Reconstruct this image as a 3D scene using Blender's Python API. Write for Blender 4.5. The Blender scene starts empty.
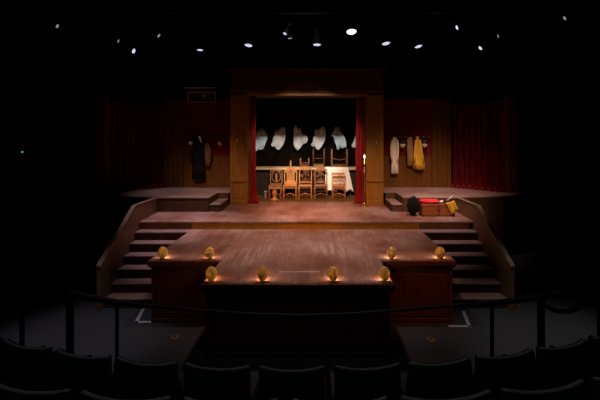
import bpy, bmesh, math, random
from mathutils import Vector, Matrix
random.seed(7)
PI = math.pi
sc = bpy.context.scene
COL = sc.collection
def P(x, y, Y):                       # pixel + depth -> point (used to read sizes off the picture)
    return Vector((.27+(x-315.7)*Y/340, Y, 3.325-(y-140)*Y/340))

# ------------------------------------------------------------ camera, world, lights
cd = bpy.data.cameras.new('camera'); cam = bpy.data.objects.new('camera', cd); COL.objects.link(cam)
cam.location = (.27, 0, 3.325); cam.rotation_euler = (PI/2, 0, 0)
cd.sensor_width = 36; cd.lens = 340/600*36
cd.shift_x = -15.7/600; cd.shift_y = -60/600
cd.clip_start = .05
sc.camera = cam
w = bpy.data.worlds.new('world'); sc.world = w; w.use_nodes = True
w.node_tree.nodes['Background'].inputs[0].default_value = (.35, .35, .5, 1)
w.node_tree.nodes['Background'].inputs[1].default_value = .0006
sc.view_settings.view_transform = 'Standard'; sc.view_settings.look = 'None'
sc.view_settings.exposure = 0; sc.view_settings.gamma = 1; sc.view_settings.use_curve_mapping = False

def spot(name, loc, to, power, color, angle, blend=.6, size=.08):
    d = bpy.data.lights.new(name, 'SPOT'); d.energy = power; d.color = color
    d.spot_size = math.radians(angle); d.spot_blend = blend; d.shadow_soft_size = size
    o = bpy.data.objects.new(name, d); COL.objects.link(o); o.location = loc
    o.rotation_euler = (Vector(to)-Vector(loc)).to_track_quat('-Z', 'Y').to_euler()
    return o
# front-of-house spots hung over the audience
spot('front_spot_amber', (.1, 4.6, 7.6), (.1, 10.3, 1.7), 3600, (1, 0.46, 0.26), 34, 1, .12)
for fx in (-1.25, 0, 1.25):
    spot('front_spot_white', (fx, 4.9, 7.5), (-fx*.98, 12.2, 2.45), 2300, (1, .92, .86), 17, .55, .1)
spot('front_spot_left', (-2.6, 4.2, 7.4), (-2.95, 10.8, 2.0), 1250, (1, 0.62, 0.40), 18, 1, .15)
spot('front_spot_right', (2.6, 4.2, 7.4), (3.5, 10.1, 1.9), 2050, (1, 0.68, 0.44), 31, 1, .15)
spot('curtain_spot_left', (-3.4, 5.0, 7.2), (-5.4, 10.8, 2.6), 8, (1, 0.4, 0.3), 24, 1, .15)
spot('curtain_spot_right', (3.4, 5.0, 7.2), (5.5, 10.6, 2.0), 170, (1, 0.3, 0.3), 18, 1, .15)
# top light on the stage floor, the stairs and the side platforms
spot('top_spot_stage', (0, 7.9, 7.8), (0, 8.9, 1.2), 1150, (1, 0.74, 0.66), 62, 1, .2)
spot('top_spot_thrust', (0, 6.6, 7.6), (0, 7.3, 1.1), 780, (1, 0.66, 0.58), 60, 1, .2)
spot('top_spot_left_stairs', (-3.2, 7.8, 7.6), (-3.1, 8.6, 1.2), 1400, (0.95, 0.74, 0.92), 30, 1, .15)
spot('top_spot_right_stairs', (3.2, 7.8, 7.6), (3.3, 9.0, 1.2), 1150, (1, 0.74, 0.80), 30, 1, .15)
spot('top_spot_left_platform', (-4.0, 9.0, 7.2), (-3.8, 10.4, 1.7), 430, (0.85, 0.72, 0.85), 36, 1, .15)
spot('top_spot_right_platform', (4.0, 9.0, 7.2), (4.2, 10.4, 1.7), 520, (1, 0.62, 0.75), 44, 1, .15)
spot('wing_fill_left', (-3.6, 3.2, 7.0), (-1.9, 6.16, .5), 110, (1, 0.3, 0.12), 15, 1, .12)  # added fill, an unseen lamp that reddens the left wing front
spot('wing_fill_right', (3.6, 3.2, 7.0), (2.2, 6.16, .6), 420, (1, 0.42, 0.2), 15, 1, .12)  # same added fill for the right wing front
spot('top_spot_pit_left', (-3.1, 5.2, 7.8), (-3.75, 5.5, 0), 760, (0.92, 0.88, 1), 27, 1, .2)
spot('top_spot_pit_right', (3.1, 5.2, 7.8), (4.3, 5.3, 0), 760, (1, 0.98, 0.9), 31, 1, .2)
HOUSE = spot('house_light', (0, 3.4, 8.0), (0, 2.3, 1.4), 80, (.86, 1, .96), 95, 1, .3)

# ------------------------------------------------------------ materials
M = {}
def mat(name, c, rough=.6, metal=0, var=.25, scale=6, stretch=(1, 1, 1), bump=.0, c2=None, emit=None, es=0, spec=.3, sheen=0):
    m = bpy.data.materials.new(name); m.use_nodes = True; nt = m.node_tree; b = nt.nodes['Principled BSDF']
    b.inputs['Roughness'].default_value = rough; b.inputs['Metallic'].default_value = metal
    b.inputs['Specular IOR Level'].default_value = spec
    if sheen: b.inputs['Sheen Weight'].default_value = sheen
    tc = nt.nodes.new('ShaderNodeTexCoord'); mp = nt.nodes.new('ShaderNodeMapping'); mp.inputs['Scale'].default_value = stretch
    nz = nt.nodes.new('ShaderNodeTexNoise'); nz.inputs['Scale'].default_value = scale; nz.inputs['Detail'].default_value = 6
    cr = nt.nodes.new('ShaderNodeValToRGB'); cr.color_ramp.elements[0].position = .3; cr.color_ramp.elements[1].position = .7
    if c2 is None: c2 = tuple(min(1, x*(1+var)) for x in c); c = tuple(x*(1-var) for x in c)
    cr.color_ramp.elements[0].color = (*c, 1); cr.color_ramp.elements[1].color = (*c2, 1)
    L = nt.links.new
    L(tc.outputs['Object'], mp.inputs[0]); L(mp.outputs[0], nz.inputs['Vector']); L(nz.outputs[0], cr.inputs[0]); L(cr.outputs[0], b.inputs['Base Color'])
    if bump:
        bp = nt.nodes.new('ShaderNodeBump'); bp.inputs['Strength'].default_value = bump; bp.inputs['Distance'].default_value = .02
        L(nz.outputs[0], bp.inputs['Height']); L(bp.outputs[0], b.inputs['Normal'])
    if emit:
        b.inputs['Emission Color'].default_value = (*emit, 1); b.inputs['Emission Strength'].default_value = es
    M[name] = m; return m

def plank_mat(name, ca, cb, pale, width=.14):
    m = bpy.data.materials.new(name); m.use_nodes = True; nt = m.node_tree; N = nt.nodes.new; L = nt.links.new
    b = nt.nodes['Principled BSDF']; b.inputs['Roughness'].default_value = .42; b.inputs['Specular IOR Level'].default_value = .35
    tc = N('ShaderNodeTexCoord')
    mp = N('ShaderNodeMapping'); mp.inputs['Rotation'].default_value = (0, 0, PI/2); L(tc.outputs['Object'], mp.inputs[0])
    br = N('ShaderNodeTexBrick'); L(mp.outputs[0], br.inputs['Vector'])
    br.inputs['Color1'].default_value = (*ca, 1); br.inputs['Color2'].default_value = (*cb, 1); br.inputs['Mortar'].default_value = tuple(x*.6 for x in ca)+(1,)
    br.inputs['Scale'].default_value = 1; br.inputs['Brick Width'].default_value = 2.4; br.inputs['Row Height'].default_value = width
    br.inputs['Mortar Size'].default_value = .004; br.inputs['Mortar Smooth'].default_value = .3
    m2 = N('ShaderNodeMapping'); m2.inputs['Scale'].default_value = (7, .7, 1); L(tc.outputs['Object'], m2.inputs[0])
    n1 = N('ShaderNodeTexNoise'); n1.inputs['Scale'].default_value = 3; n1.inputs['Detail'].default_value = 8; n1.inputs['Roughness'].default_value = .7; L(m2.outputs[0], n1.inputs['Vector'])
    r1 = N('ShaderNodeValToRGB'); r1.color_ramp.elements[0].position = .42; r1.color_ramp.elements[1].position = .72; L(n1.outputs[0], r1.inputs[0])
    n2 = N('ShaderNodeTexNoise'); n2.inputs['Scale'].default_value = 1.3; n2.inputs['Detail'].default_value = 5; L(tc.outputs['Object'], n2.inputs['Vector'])
    r2 = N('ShaderNodeValToRGB'); r2.color_ramp.elements[0].position = .38; r2.color_ramp.elements[1].position = .66; L(n2.outputs[0], r2.inputs[0])
    mu = N('ShaderNodeMath'); mu.operation = 'MULTIPLY'; L(r1.outputs[0], mu.inputs[0]); L(r2.outputs[0], mu.inputs[1])
    ad = N('ShaderNodeMath'); ad.operation = 'MULTIPLY_ADD'; L(r2.outputs[0], ad.inputs[0]); ad.inputs[1].default_value = .25; L(mu.outputs[0], ad.inputs[2])
    mx = N('ShaderNodeMixRGB'); L(ad.outputs[0], mx.inputs[0]); L(br.outputs['Color'], mx.inputs[1]); mx.inputs[2].default_value = (*pale, 1)
    L(mx.outputs[0], b.inputs['Base Color'])
    rr = N('ShaderNodeMapRange'); L(n1.outputs[0], rr.inputs[0]); rr.inputs[3].default_value = .3; rr.inputs[4].default_value = .6; L(rr.outputs[0], b.inputs['Roughness'])
    M[name] = m; return m

plank_mat('stage_boards', (.17, .065, .038), (.23, .095, .058), (.45, .30, .26))
plank_mat('platform_boards', (.21, .12, .085), (.26, .15, .11), (.38, .27, .23), .2)
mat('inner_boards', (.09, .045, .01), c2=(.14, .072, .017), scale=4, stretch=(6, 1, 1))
mat('carpet', (.036, .034, .040), var=.2, scale=60, rough=.95, bump=.3, spec=.1)
mat('house_black', (.010, .009, .010), var=.3, rough=.9, spec=.1)
mat('backdrop_black', (.007, .004, .002), var=.4, scale=3, rough=1, spec=0)
mat('mahogany', (.085, .018, .010), c2=(.13, .028, .015), scale=3, stretch=(8, 8, 1), rough=.5)
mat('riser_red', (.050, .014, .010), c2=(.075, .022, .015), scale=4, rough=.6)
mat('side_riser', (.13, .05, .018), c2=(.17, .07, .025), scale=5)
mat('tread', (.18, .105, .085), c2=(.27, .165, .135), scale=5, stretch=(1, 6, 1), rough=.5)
mat('parapet_brown', (.17, .085, .045), c2=(.22, .115, .062), scale=4, rough=.7)
mat('platform_base', (.06, .025, .007), c2=(.08, .035, .010), scale=4, rough=.7)
mat('fixture_black', (.002, .002, .002), var=.2, rough=1, spec=0)
mat('cap_brown', (.20, .12, .085), c2=(.26, .155, .11), scale=5, rough=.5)
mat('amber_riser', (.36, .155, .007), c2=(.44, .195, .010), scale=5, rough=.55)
mat('amber_panel', (.19, .075, .009), c2=(.26, .105, .014), scale=2.5, stretch=(7, 7, .7), rough=.5)
mat('panel_brown', (.092, .031, .002), c2=(.135, .046, .0035), scale=2.5, stretch=(7, 7, .7), rough=.5)
mat('wallpaper_red', (.12, .003, .003), c2=(.17, .004, .005), scale=9, rough=.8)
mat('header_wood', (.05, .017, .007), c2=(.07, .024, .01), scale=3, stretch=(.8, 8, 8), rough=.5)
mat('carving', (.13, .055, .035), c2=(.17, .075, .05), scale=9, rough=.5)
mat('dull_tan', (.16, .09, .035), var=.2, rough=.6)
mat('dark_centre', (.02, .015, .01), var=.2, rough=.7)
mat('gilt', (.40, .24, .10), var=.2, scale=12, rough=.45, metal=.3)
mat('velvet_red', (.11, .006, .005), c2=(.26, .015, .014), scale=5, stretch=(4, 4, .5), rough=.7, spec=.08)
mat('velvet_dark', (.04, .002, .004), c2=(.14, .008, .012), scale=4, stretch=(4, 4, .4), rough=.8, spec=.05)
mat('shell_gold', (.42, .30, .09), c2=(.62, .47, .17), scale=14, rough=.38, metal=.35)
nt = M['shell_gold'].node_tree; pb = nt.nodes['Principled BSDF']; tr = nt.nodes.new('ShaderNodeBsdfTranslucent'); tr.inputs[0].default_value = (.75, .56, .26, 1)
ms = nt.nodes.new('ShaderNodeMixShader'); ms.inputs[0].default_value = .22; om = nt.nodes['Material Output']
nt.links.new(pb.outputs[0], ms.inputs[1]); nt.links.new(tr.outputs[0], ms.inputs[2]); nt.links.new(ms.outputs[0], om.inputs[0])
mat('brass', (.55, .38, .14), var=.15, rough=.3, metal=.9)
mat('black_metal', (.012, .012, .013), var=.2, rough=.4, metal=.5)
mat('black_plastic', (.012, .012, .012), var=.2, rough=.55)
mat('lens_glow', (.6, .6, .7), emit=(.72, .74, 1), es=.85)
mat('lens_bright', (.6, .6, .7), emit=(.85, .90, 1), es=1.6)
mat('lens_dim', (.5, .5, .55), emit=(.62, .72, .85), es=.28)
mat('green_lamp', (.02, .2, .1), emit=(.02, .55, .22), es=.8)
mat('warm_bulb', (1, .8, .5), emit=(1, .62, .25), es=9)
mat('candle_bulb', (1, .9, .8), emit=(1, .86, .7), es=1.3)
mat('globe_glass', (.70, .58, .36), c2=(.85, .74, .50), scale=20, rough=.25)
mat('white_cloth', (.70, .62, .52), c2=(.80, .73, .62), scale=5, rough=.9, bump=.3)
mat('pale_cloth', (.56, .56, .53), c2=(.76, .74, .69), scale=5, rough=.9, bump=.5)
mat('blue_cloth', (.34, .48, .57), c2=(.70, .75, .76), scale=4, rough=.9, bump=.5)
mat('cream_cloth', (.80, .70, .60), c2=(.88, .78, .68), scale=5, rough=.9)
mat('yellow_cloth', (.55, .30, .02), c2=(.68, .40, .04), scale=5, rough=.85)
mat('tan_cloth', (.26, .14, .05), c2=(.34, .19, .07), scale=5, rough=.9)
mat('black_cloth', (.008, .007, .007), var=.4, rough=.95, spec=.1)
mat('patterned_cloth', (.10, .03, .022), c2=(.26, .13, .09), scale=22, rough=.9)
mat('red_cloth', (.55, .015, .018), c2=(.7, .03, .03), scale=6, rough=.8)
mat('white_paper', (.72, .68, .62), var=.05, rough=.8)
mat('black_fur', (.004, .0035, .0035), var=.5, scale=30, rough=1, bump=1)
mat('trunk_wood', (.20, .055, .018), c2=(.30, .085, .028), scale=3, stretch=(1, 6, 6), rough=.5)
mat('chair_honey', (.34, .14, .035), c2=(.48, .21, .055), scale=5, stretch=(5, 5, 1), rough=.4)
mat('chair_walnut', (.20, .085, .028), c2=(.30, .13, .045), scale=5, stretch=(5, 5, 1), rough=.4)
mat('chair_dark', (.07, .028, .012), c2=(.12, .05, .02), scale=5, stretch=(5, 5, 1), rough=.4)
mat('counter_top', (.46, .30, .16), c2=(.56, .38, .22), scale=4, stretch=(1, 7, 7), rough=.4)
mat('counter_front', (.012, .005, .002), c2=(.02, .009, .004), scale=3, stretch=(8, 1, 1), rough=.6)
mat('seat_fabric', (.008, .010, .011), var=.3, scale=30, rough=.9, spec=.1)
mat('seat_edge', (.17, .19, .185), var=.15, scale=12, rough=.6)
mat('lamp_off', (.3, .3, .32), var=.1, rough=.4)
mat('rope_black', (.06, .055, .055), var=.2, rough=.45)
mat('pale_tape', (.34, .33, .36), var=.1, rough=.7)
mat('pale_batten', (.50, .36, .30), var=.1, rough=.6)
mat('box_wood', (.05, .03, .028), var=.2, rough=.6)
mat('box_edge', (.62, .42, .40), var=.1, rough=.5)
mat('pale_metal', (.35, .32, .28), var=.15, rough=.5, metal=.3)

# ------------------------------------------------------------ mesh helpers
def bx(bm, x0, x1, y0, y1, z0, z1):
    vs = [bm.verts.new((x, y, z)) for x in (x0, x1) for y in (y0, y1) for z in (z0, z1)]
    for f in ((0, 1, 3, 2), (4, 6, 7, 5), (0, 4, 5, 1), (2, 3, 7, 6), (0, 2, 6, 4), (1, 5, 7, 3)):
        bm.faces.new([vs[i] for i in f])
def prism(bm, pts, axis, a0, a1):
    """pts: 2D outline; axis 'x','y','z' extruded from a0 to a1"""
    def mk(p, a):
        return {'x': (a, p[0], p[1]), 'y': (p[0], a, p[1]), 'z': (p[0], p[1], a)}[axis]
    A = [bm.verts.new(mk(p, a0)) for p in pts]; B = [bm.verts.new(mk(p, a1)) for p in pts]; n = len(pts)
    bm.faces.new(A); bm.faces.new(B[::-1])
    for i in range(n): bm.faces.new((A[i], B[i], B[(i+1) % n], A[(i+1) % n]))
def loft(bm, rings, cap=True):
    R = [[bm.verts.new(p) for p in r] for r in rings]
    for a, b in zip(R, R[1:]):
        n = len(a)
        for i in range(n): bm.faces.new((a[i], a[(i+1) % n], b[(i+1) % n], b[i]))
    if cap: bm.faces.new(R[0][::-1]); bm.faces.new(R[-1])
def tube(bm, pts, r, seg=8):
    pts = [Vector(p) for p in pts]; n = len(pts)
    rs = r if isinstance(r, (list, tuple)) else [r]*n
    rings = []; prev = None
    for i, p in enumerate(pts):
        t = (pts[min(i+1, n-1)]-pts[max(i-1, 0)]).normalized()
        if prev is None:
            u = t.orthogonal().normalized()
        else:
            u = (prev-t*prev.dot(t)).normalized()
        prev = u; v = t.cross(u)
        rings.append([p+(u*math.cos(a)+v*math.sin(a))*rs[i] for a in [2*PI*k/seg for k in range(seg)]])
    loft(bm, rings)
def lathe(bm, prof, c=(0, 0, 0), seg=16, rib=0, nrib=0):
    rings = []
    for r, z in prof:
        rings.append([(c[0]+max(r, .0005)*(1+rib*math.cos(nrib*a))*math.cos(a), c[1]+max(r, .0005)*(1+rib*math.cos(nrib*a))*math.sin(a), c[2]+z) for a in [2*PI*k/seg for k in range(seg)]])
    loft(bm, rings)
def BM(): return bmesh.new()
def obj(name, bm, m, parent=None, bevel=0, smooth=False, solid=0):
    bmesh.ops.recalc_face_normals(bm, faces=bm.faces)
    me = bpy.data.meshes.new(name); bm.to_mesh(me); bm.free()
    if smooth:
        for p in me.polygons: p.use_smooth = True
    me.materials.append(M[m]); o = bpy.data.objects.new(name, me); COL.objects.link(o)
    if parent: o.parent = parent
    if solid: s = o.modifiers.new('solid', 'SOLIDIFY'); s.thickness = solid; s.offset = 0
    if bevel: b = o.modifiers.new('bevel', 'BEVEL'); b.width = bevel; b.segments = 2; b.limit_method = 'ANGLE'
    return o
def tag(o, label, cat, group=None):
    o['label'] = label; o['category'] = cat
    if group: o['group'] = group
    return o
def thing(name, label, cat, loc=(0, 0, 0), rz=0, group=None):
    o = bpy.data.objects.new(name, None); COL.objects.link(o); o.empty_display_size = .1
    o.location = loc; o.rotation_euler = (0, 0, rz)
    return tag(o, label, cat, group)
def struct(name, bm, m, parent=None, bevel=0):
    o = obj(name, bm, m, parent, bevel)
    if not parent: o['kind'] = 'structure'
    return o
def boxo(name, x0, x1, y0, y1, z0, z1, m, parent=None, bevel=0):
    b = BM(); bx(b, x0, x1, y0, y1, z0, z1); return obj(name, b, m, parent, bevel)
def copy_tree(o, parent=None):
    c = o.copy(); COL.objects.link(c); c.parent = parent
    for ch in [k for k in bpy.data.objects if k.parent == o]: copy_tree(ch, c)
    return c

# ------------------------------------------------------------ room shell
def sbox(name, *a, m='house_black'):
    b = BM(); bx(b, *a); return struct(name, b, m)
sbox('floor', -9, 9, -4, 15, -.1, 0, m='carpet')
sbox('ceiling', -9, 9, -4, 15, 9.0, 9.1)
sbox('wall_left', -8.5, -8.4, -4, 15, 0, 9)
sbox('wall_right', 8.4, 8.5, -4, 15, 0, 9)
sbox('wall_back', -8.4, 8.4, 14.0, 14.1, 0, 9)
sbox('wall_rear', -8.4, 8.4, -4, -3.9, 0, 9)

ZT, ZS, ZP = 1.14, 1.33, 1.74
HR = 2.80; HW = 2.76                                 # half width of the thrust
def inner(Y, s): return 3.91+(Y-6.64)*.08 if s < 0 else 4.055+(Y-6.64)*.045

# main stage deck
t = thing('main_stage', 'wide brown wooden stage floor reaching from the arch to the top of both stairs', 'stage', (0, 8.32, 0))
def rel(o, p):                            # parts are written in world coordinates, moved under their thing
    o.parent = p; o.matrix_parent_inverse = Matrix.Translation(p.location).inverted(); return o
b = BM(); prism(b, [(-inner(8.3, -1)+.001, 8.30), (inner(8.3, 1)-.001, 8.30), (inner(9.41, 1)-.001, 9.41), (inner(9.41, 1)-.001, 11.0), (-inner(9.41, -1)+.001, 11.0), (-inner(9.41, -1)+.001, 9.41)], 'z', ZS-.035, ZS); rel(obj('deck', b, 'stage_boards', bevel=.004), t)
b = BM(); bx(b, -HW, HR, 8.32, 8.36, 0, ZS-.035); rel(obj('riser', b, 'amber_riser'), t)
for s in (-1, 1):
    xa, xb = sorted((s*((HW if s < 0 else HR)+.001), s*4.03)); b = BM(); bx(b, xa, xb, 8.32, 8.36, 0, ZS-.035); rel(obj('riser', b, 'side_riser'), t)
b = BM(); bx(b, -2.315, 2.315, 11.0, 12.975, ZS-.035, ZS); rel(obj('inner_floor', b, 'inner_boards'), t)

# thrust
t = thing('thrust_stage', 'T shaped wooden stage jutting out to the audience, one step below the main stage', 'stage', (0, 6.6, 0))
b = BM(); prism(b, [(-HW, 8.32), (-HW, 6.165), (-1.45, 6.165), (-1.45, 5.177), (1.45, 5.177), (1.45, 6.165), (HR, 6.165), (HR, 8.32)], 'z', ZT-.03, ZT)
rel(obj('deck', b, 'stage_boards'), t)
def lip(name, x0, x1, y0, y1, m='mahogany'):
    b = BM(); bx(b, x0, x1, y0, y1, ZT-.085, ZT-.002); bx(b, x0+.02, x1-.02, y0+.02, y1, ZT-.125, ZT-.085)
    return rel(obj(name, b, m, bevel=.008), t)
lip('edge_moulding', -1.475, 1.475, 5.137, 5.177)
lip('edge_moulding', -HW-.015, -1.48, 6.125, 6.165)
lip('edge_moulding', 1.48, HR+.015, 6.125, 6.165)
def front(x0, x1, y, npan, m='mahogany'):
    b = BM(); bx(b, x0, x1, y, y+.03, 0, ZT-.03)
    r = rel(obj('front_panel', b, m), t)
    W = (x1-x0); s = .07
    b = BM()
    bx(b, x0, x1, y-.022, y, .0, .08); bx(b, x0, x1, y-.022, y, ZT-.20, ZT-.125)
    for i in range(npan+1):
        xx = x0+(W-s)*i/npan; bx(b, xx, xx+s, y-.021, y, .08, ZT-.20)
    rel(obj('panel_frame', b, m, bevel=.006), t)
    b = BM()
    for i in range(npan):
        xa = x0+(W-s)*i/npan+s+.05; xb = x0+(W-s)*(i+1)/npan-.05
        bx(b, xa, xb, y-.012, y, .12, ZT-.24)
    rel(obj('raised_panel', b, m, bevel=.01), t)
front(-1.40, 1.40, 5.20, 3); front(-HW+.04, -1.39, 6.20, 1); front(1.39, HR-.04, 6.20, 1)
for s in (-1, 1):
    H_ = HW if s < 0 else HR
    b = BM(); bx(b, min(s*1.40, s*1.37), max(s*1.40, s*1.37), 5.235, 6.195, 0, ZT-.03); rel(obj('side_panel', b, 'mahogany'), t)
    b = BM(); bx(b, min(s*(H_-.04), s*(H_-.07)), max(s*(H_-.04), s*(H_-.07)), 6.235, 8.31, 0, ZT-.03); rel(obj('side_panel', b, 'mahogany'), t)
o = boxo('pale_strip', -.33, .33, 5.62, 5.65, ZT, ZT+.004, 'pale_batten'); tag(o, 'thin pale strip laid across the thrust stage near its front edge', 'strip')

# stairs with parapets
def stairs(s, label):
    t = thing('staircase', label, 'stairs', (s*3.4, 7.4, 0))
    for i in range(1, 7):
        Yf = 8.32-.27*i; Yb = Yf+.27; z = ZS-.19*i
        xo = inner(Yf, s)-.002; xa, xb = sorted((s*((HW if s < 0 else HR)+(.001 if i == 1 else -.035)), s*xo))
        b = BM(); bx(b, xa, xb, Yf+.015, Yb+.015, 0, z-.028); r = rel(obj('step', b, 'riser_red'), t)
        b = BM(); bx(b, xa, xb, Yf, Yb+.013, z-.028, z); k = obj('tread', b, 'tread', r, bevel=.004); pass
    def wall(ofs, th, prof, name, m, bev):
        b = BM(); A = []; B = []
        for (Y, z) in prof:
            A.append(b.verts.new((s*(inner(Y, s)+ofs), Y, z))); B.append(b.verts.new((s*(inner(Y, s)+ofs+th), Y, z)))
        n = len(prof); b.faces.new(A); b.faces.new(B[::-1])
        for i in range(n): b.faces.new((A[i], B[i], B[(i+1) % n], A[(i+1) % n]))
        return rel(obj(name, b, m, bevel=bev), t)
    wall(0, .075, [(9.40, 0), (9.40, 1.70), (8.10, 1.735), (6.60, .86), (6.60, 0)], 'parapet', 'parapet_brown', 0)
    b = BM(); rings = []
    for (Y, za, zb) in ((9.41, 1.70, 1.735), (8.10, 1.735, 1.772), (6.585, .855, .893)):
        xa, xb = s*(inner(Y, s)-.008), s*(inner(Y, s)+.082); rings.append([(xa, Y, za), (xa, Y, zb), (xb, Y, zb), (xb, Y, za)])
    loft(b, rings); rel(obj('parapet_cap', b, 'cap_brown', bevel=.004), t)
stairs(-1, 'left staircase of seven risers beside the thrust stage, with a solid sloping parapet')
stairs(1, 'right staircase of seven risers beside the thrust stage, with a solid sloping parapet')

# side platforms
for s, lab, lab2 in ((-1, 'raised brown side platform left of the arch, under the black coat', 'single low step at the inner end of the left side platform'),
                     (1, 'raised brown side platform right of the arch, behind the chest', 'single low step at the inner end of the right side platform')):
    t = thing('side_platform', lab, 'platform', (s*4.5, 10.3, 0))
    out = [(s*2.36, 10.995), (s*2.36, 10.375), (s*2.69, 10.375), (s*2.69, 9.42), (s*4.25, 9.42), (s*5.6, 9.64), (s*6.05, 9.85), (s*6.38, 10.15), (s*6.38, 11.40), (s*2.41, 11.40), (s*2.41, 10.995)]
    b = BM(); prism(b, out, 'z', ZP-.035, ZP); rel(obj('deck', b, 'platform_boards', bevel=.004), t)
    o2 = [(s*2.41, 10.39), (s*2.70, 10.39), (s*2.70, 9.44), (s*4.24, 9.44), (s*5.6, 9.66), (s*6.03, 9.87), (s*6.36, 10.17), (s*6.36, 11.38), (s*2.41, 11.38)]
    b = BM(); prism(b, o2, 'z', ZS if False else .0, ZP-.035); rel(obj('base', b, 'platform_base'), t)
    u = thing('platform_step', lab2, 'step', (s*2.53, 9.9, ZS))
    xa, xb = sorted((s*2.39, s*2.685))
    b = BM(); bx(b, xa, xb, 9.45, 10.36, ZS+.001, ZS+.185); rel(obj('base', b, 'platform_base'), u)
    b = BM(); bx(b, xa, xb, 9.43, 10.36, ZS+.185, ZS+.21); rel(obj('tread', b, 'platform_boards', bevel=.004), u)

# ------------------------------------------------------------ proscenium arch
t = thing('proscenium_arch', 'tall amber brown wooden arch framing the inner stage, with carved scrollwork on top', 'arch', (0, 10.6, ZS))
for s in (-1, 1):
    def X(a, c): return sorted((s*a, s*c))
    b = BM(); a, c = X(1.83, 2.33); bx(b, a, c, 10.42, 10.98, ZS, 4.679)
    col = rel(obj('column', b, 'amber_panel', bevel=.01), t)
    b = BM()
    for (p, q) in ((1.815, 1.875), (2.27, 2.345)):
        a, c = X(p, q); bx(b, a, c, 10.40, 10.42, ZS+.14, 4.70)
    a, c = X(1.815, 2.345); bx(b, a, c, 10.385, 10.42, ZS, ZS+.14); bx(b, a, c, 10.375, 10.42, 2.05, 2.10); bx(b, a, c, 10.39, 10.42, 2.10, 2.14)
    a, c = X(1.95, 2.2); bx(b, a, c, 10.408, 10.42, ZS+.22, 1.98)
    obj('column_moulding', b, 'amber_panel', col, bevel=.006)
    p = P(237, 141, 10.38) if s < 0 else P(376.5, 142.5, 10.38)
    b = BM(); lathe(b, [(.0, -.06), (.022, -.045), (.012, -.02), (.03, .01), (.018, .04), (0, .07)], (p.x, 10.37, p.z), 10); bx(b, p.x-.02, p.x+.02, 10.38, 10.42, p.z-.05, p.z+.05)
    obj('brass_hook', b, 'brass', col, smooth=False)
b = BM(); bx(b, -2.33, 2.33, 10.42, 10.98, 4.68, 5.46); rel(obj('header', b, 'header_wood', bevel=.01), t)
b = BM(); bx(b, -1.83, 1.83, 10.39, 10.42, 4.68, 4.76); bx(b, -2.34, 2.34, 10.40, 10.42, 4.80, 4.83)
rel(obj('header_moulding', b, 'amber_panel', bevel=.006), t)
b = BM(); bx(b, -2.42, 2.42, 10.32, 10.98, 5.46, 5.52); bx(b, -2.38, 2.38, 10.36, 10.98, 5.40, 5.46)
rel(obj('cornice', b, 'header_wood', bevel=.01), t)
# carved scrolls
def spiral(cx, cz, r0, turns, s, a0=0, n=26):
    return [(cx+s*(r0*(1-.8*k/n))*math.cos(a0+turns*2*PI*k/n), 10.40, cz+(r0*(1-.8*k/n))*math.sin(a0+turns*2*PI*k/n)) for k in range(n+1)]
cz = 4.99
b = BM()
for s in (-1, 1):
    tube(b, spiral(s*.30, cz, .115, 1.6, s, -.6), .016, 6)
    tube(b, spiral(s*.50, cz-.05, .06, 1.3, -s, .5), .013, 6)
    tube(b, [(s*.36, 10.40, cz-.09), (s*.46, 10.40, cz-.11), (s*.56, 10.40, cz-.05), (s*.64, 10.40, cz-.09), (s*.70, 10.40, cz-.05), (s*.66, 10.40, cz-.01)], [.018, .02, .02, .017, .013, .008], 6)
    tube(b, [(s*.06, 10.40, cz-.1), (s*.14, 10.40, cz-.02), (s*.13, 10.40, cz+.1), (s*.07, 10.40, cz+.13)], [.014, .02, .016, .01], 6)
    for k in range(3): tube(b, [(s*(.55+.05*k), 10.40, cz-.07), (s*(.57+.05*k), 10.39, cz-.02+.01*k)], [.02, .006], 6)
prism(b, [(-.06, cz+.12), (-.075, cz), (0, cz-.13), (.075, cz), (.06, cz+.12), (0, cz+.15)], 'y', 10.375, 10.42)
rel(obj('carved_scrollwork', b, 'carving'), t)

# ------------------------------------------------------------ inner stage
sbox('wall_inner_left', -2.345, -2.32, 10.98, 13.0, 0, 5.6, m='backdrop_black')
sbox('wall_inner_right', 2.32, 2.345, 10.98, 13.0, 0, 5.6, m='backdrop_black')
sbox('wall_inner_back', -2.345, 2.345, 12.98, 13.05, 0, 5.6, m='backdrop_black')

# counter behind the chairs
b = BM(); tube(b, [(-2.315, 12.75, 5.62), (2.315, 12.75, 5.62)], .025, 8); tag(obj('hanging_batten', b, 'fixture_black', smooth=True), 'dark batten high behind the arch from which the ragged cloths hang', 'batten')
t = thing('long_counter', 'long counter with a pale wooden top edge crossing the inner stage behind the chairs', 'counter', (0, 12.3, ZS))
b = BM(); bx(b, -2.31, 2.31, 12.04, 12.66, 2.27, 2.345); rel(obj('worktop', b, 'counter_top', bevel=.006), t)
b = BM(); bx(b, -2.28, 2.28, 12.20, 12.62, ZS, 2.27)
for i in range(24): bx(b, -2.28+i*.195, -2.28+i*.195+.03, 12.185, 12.20, ZS, 2.27)
rel(obj('front_boards', b, 'counter_front'), t)

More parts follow.
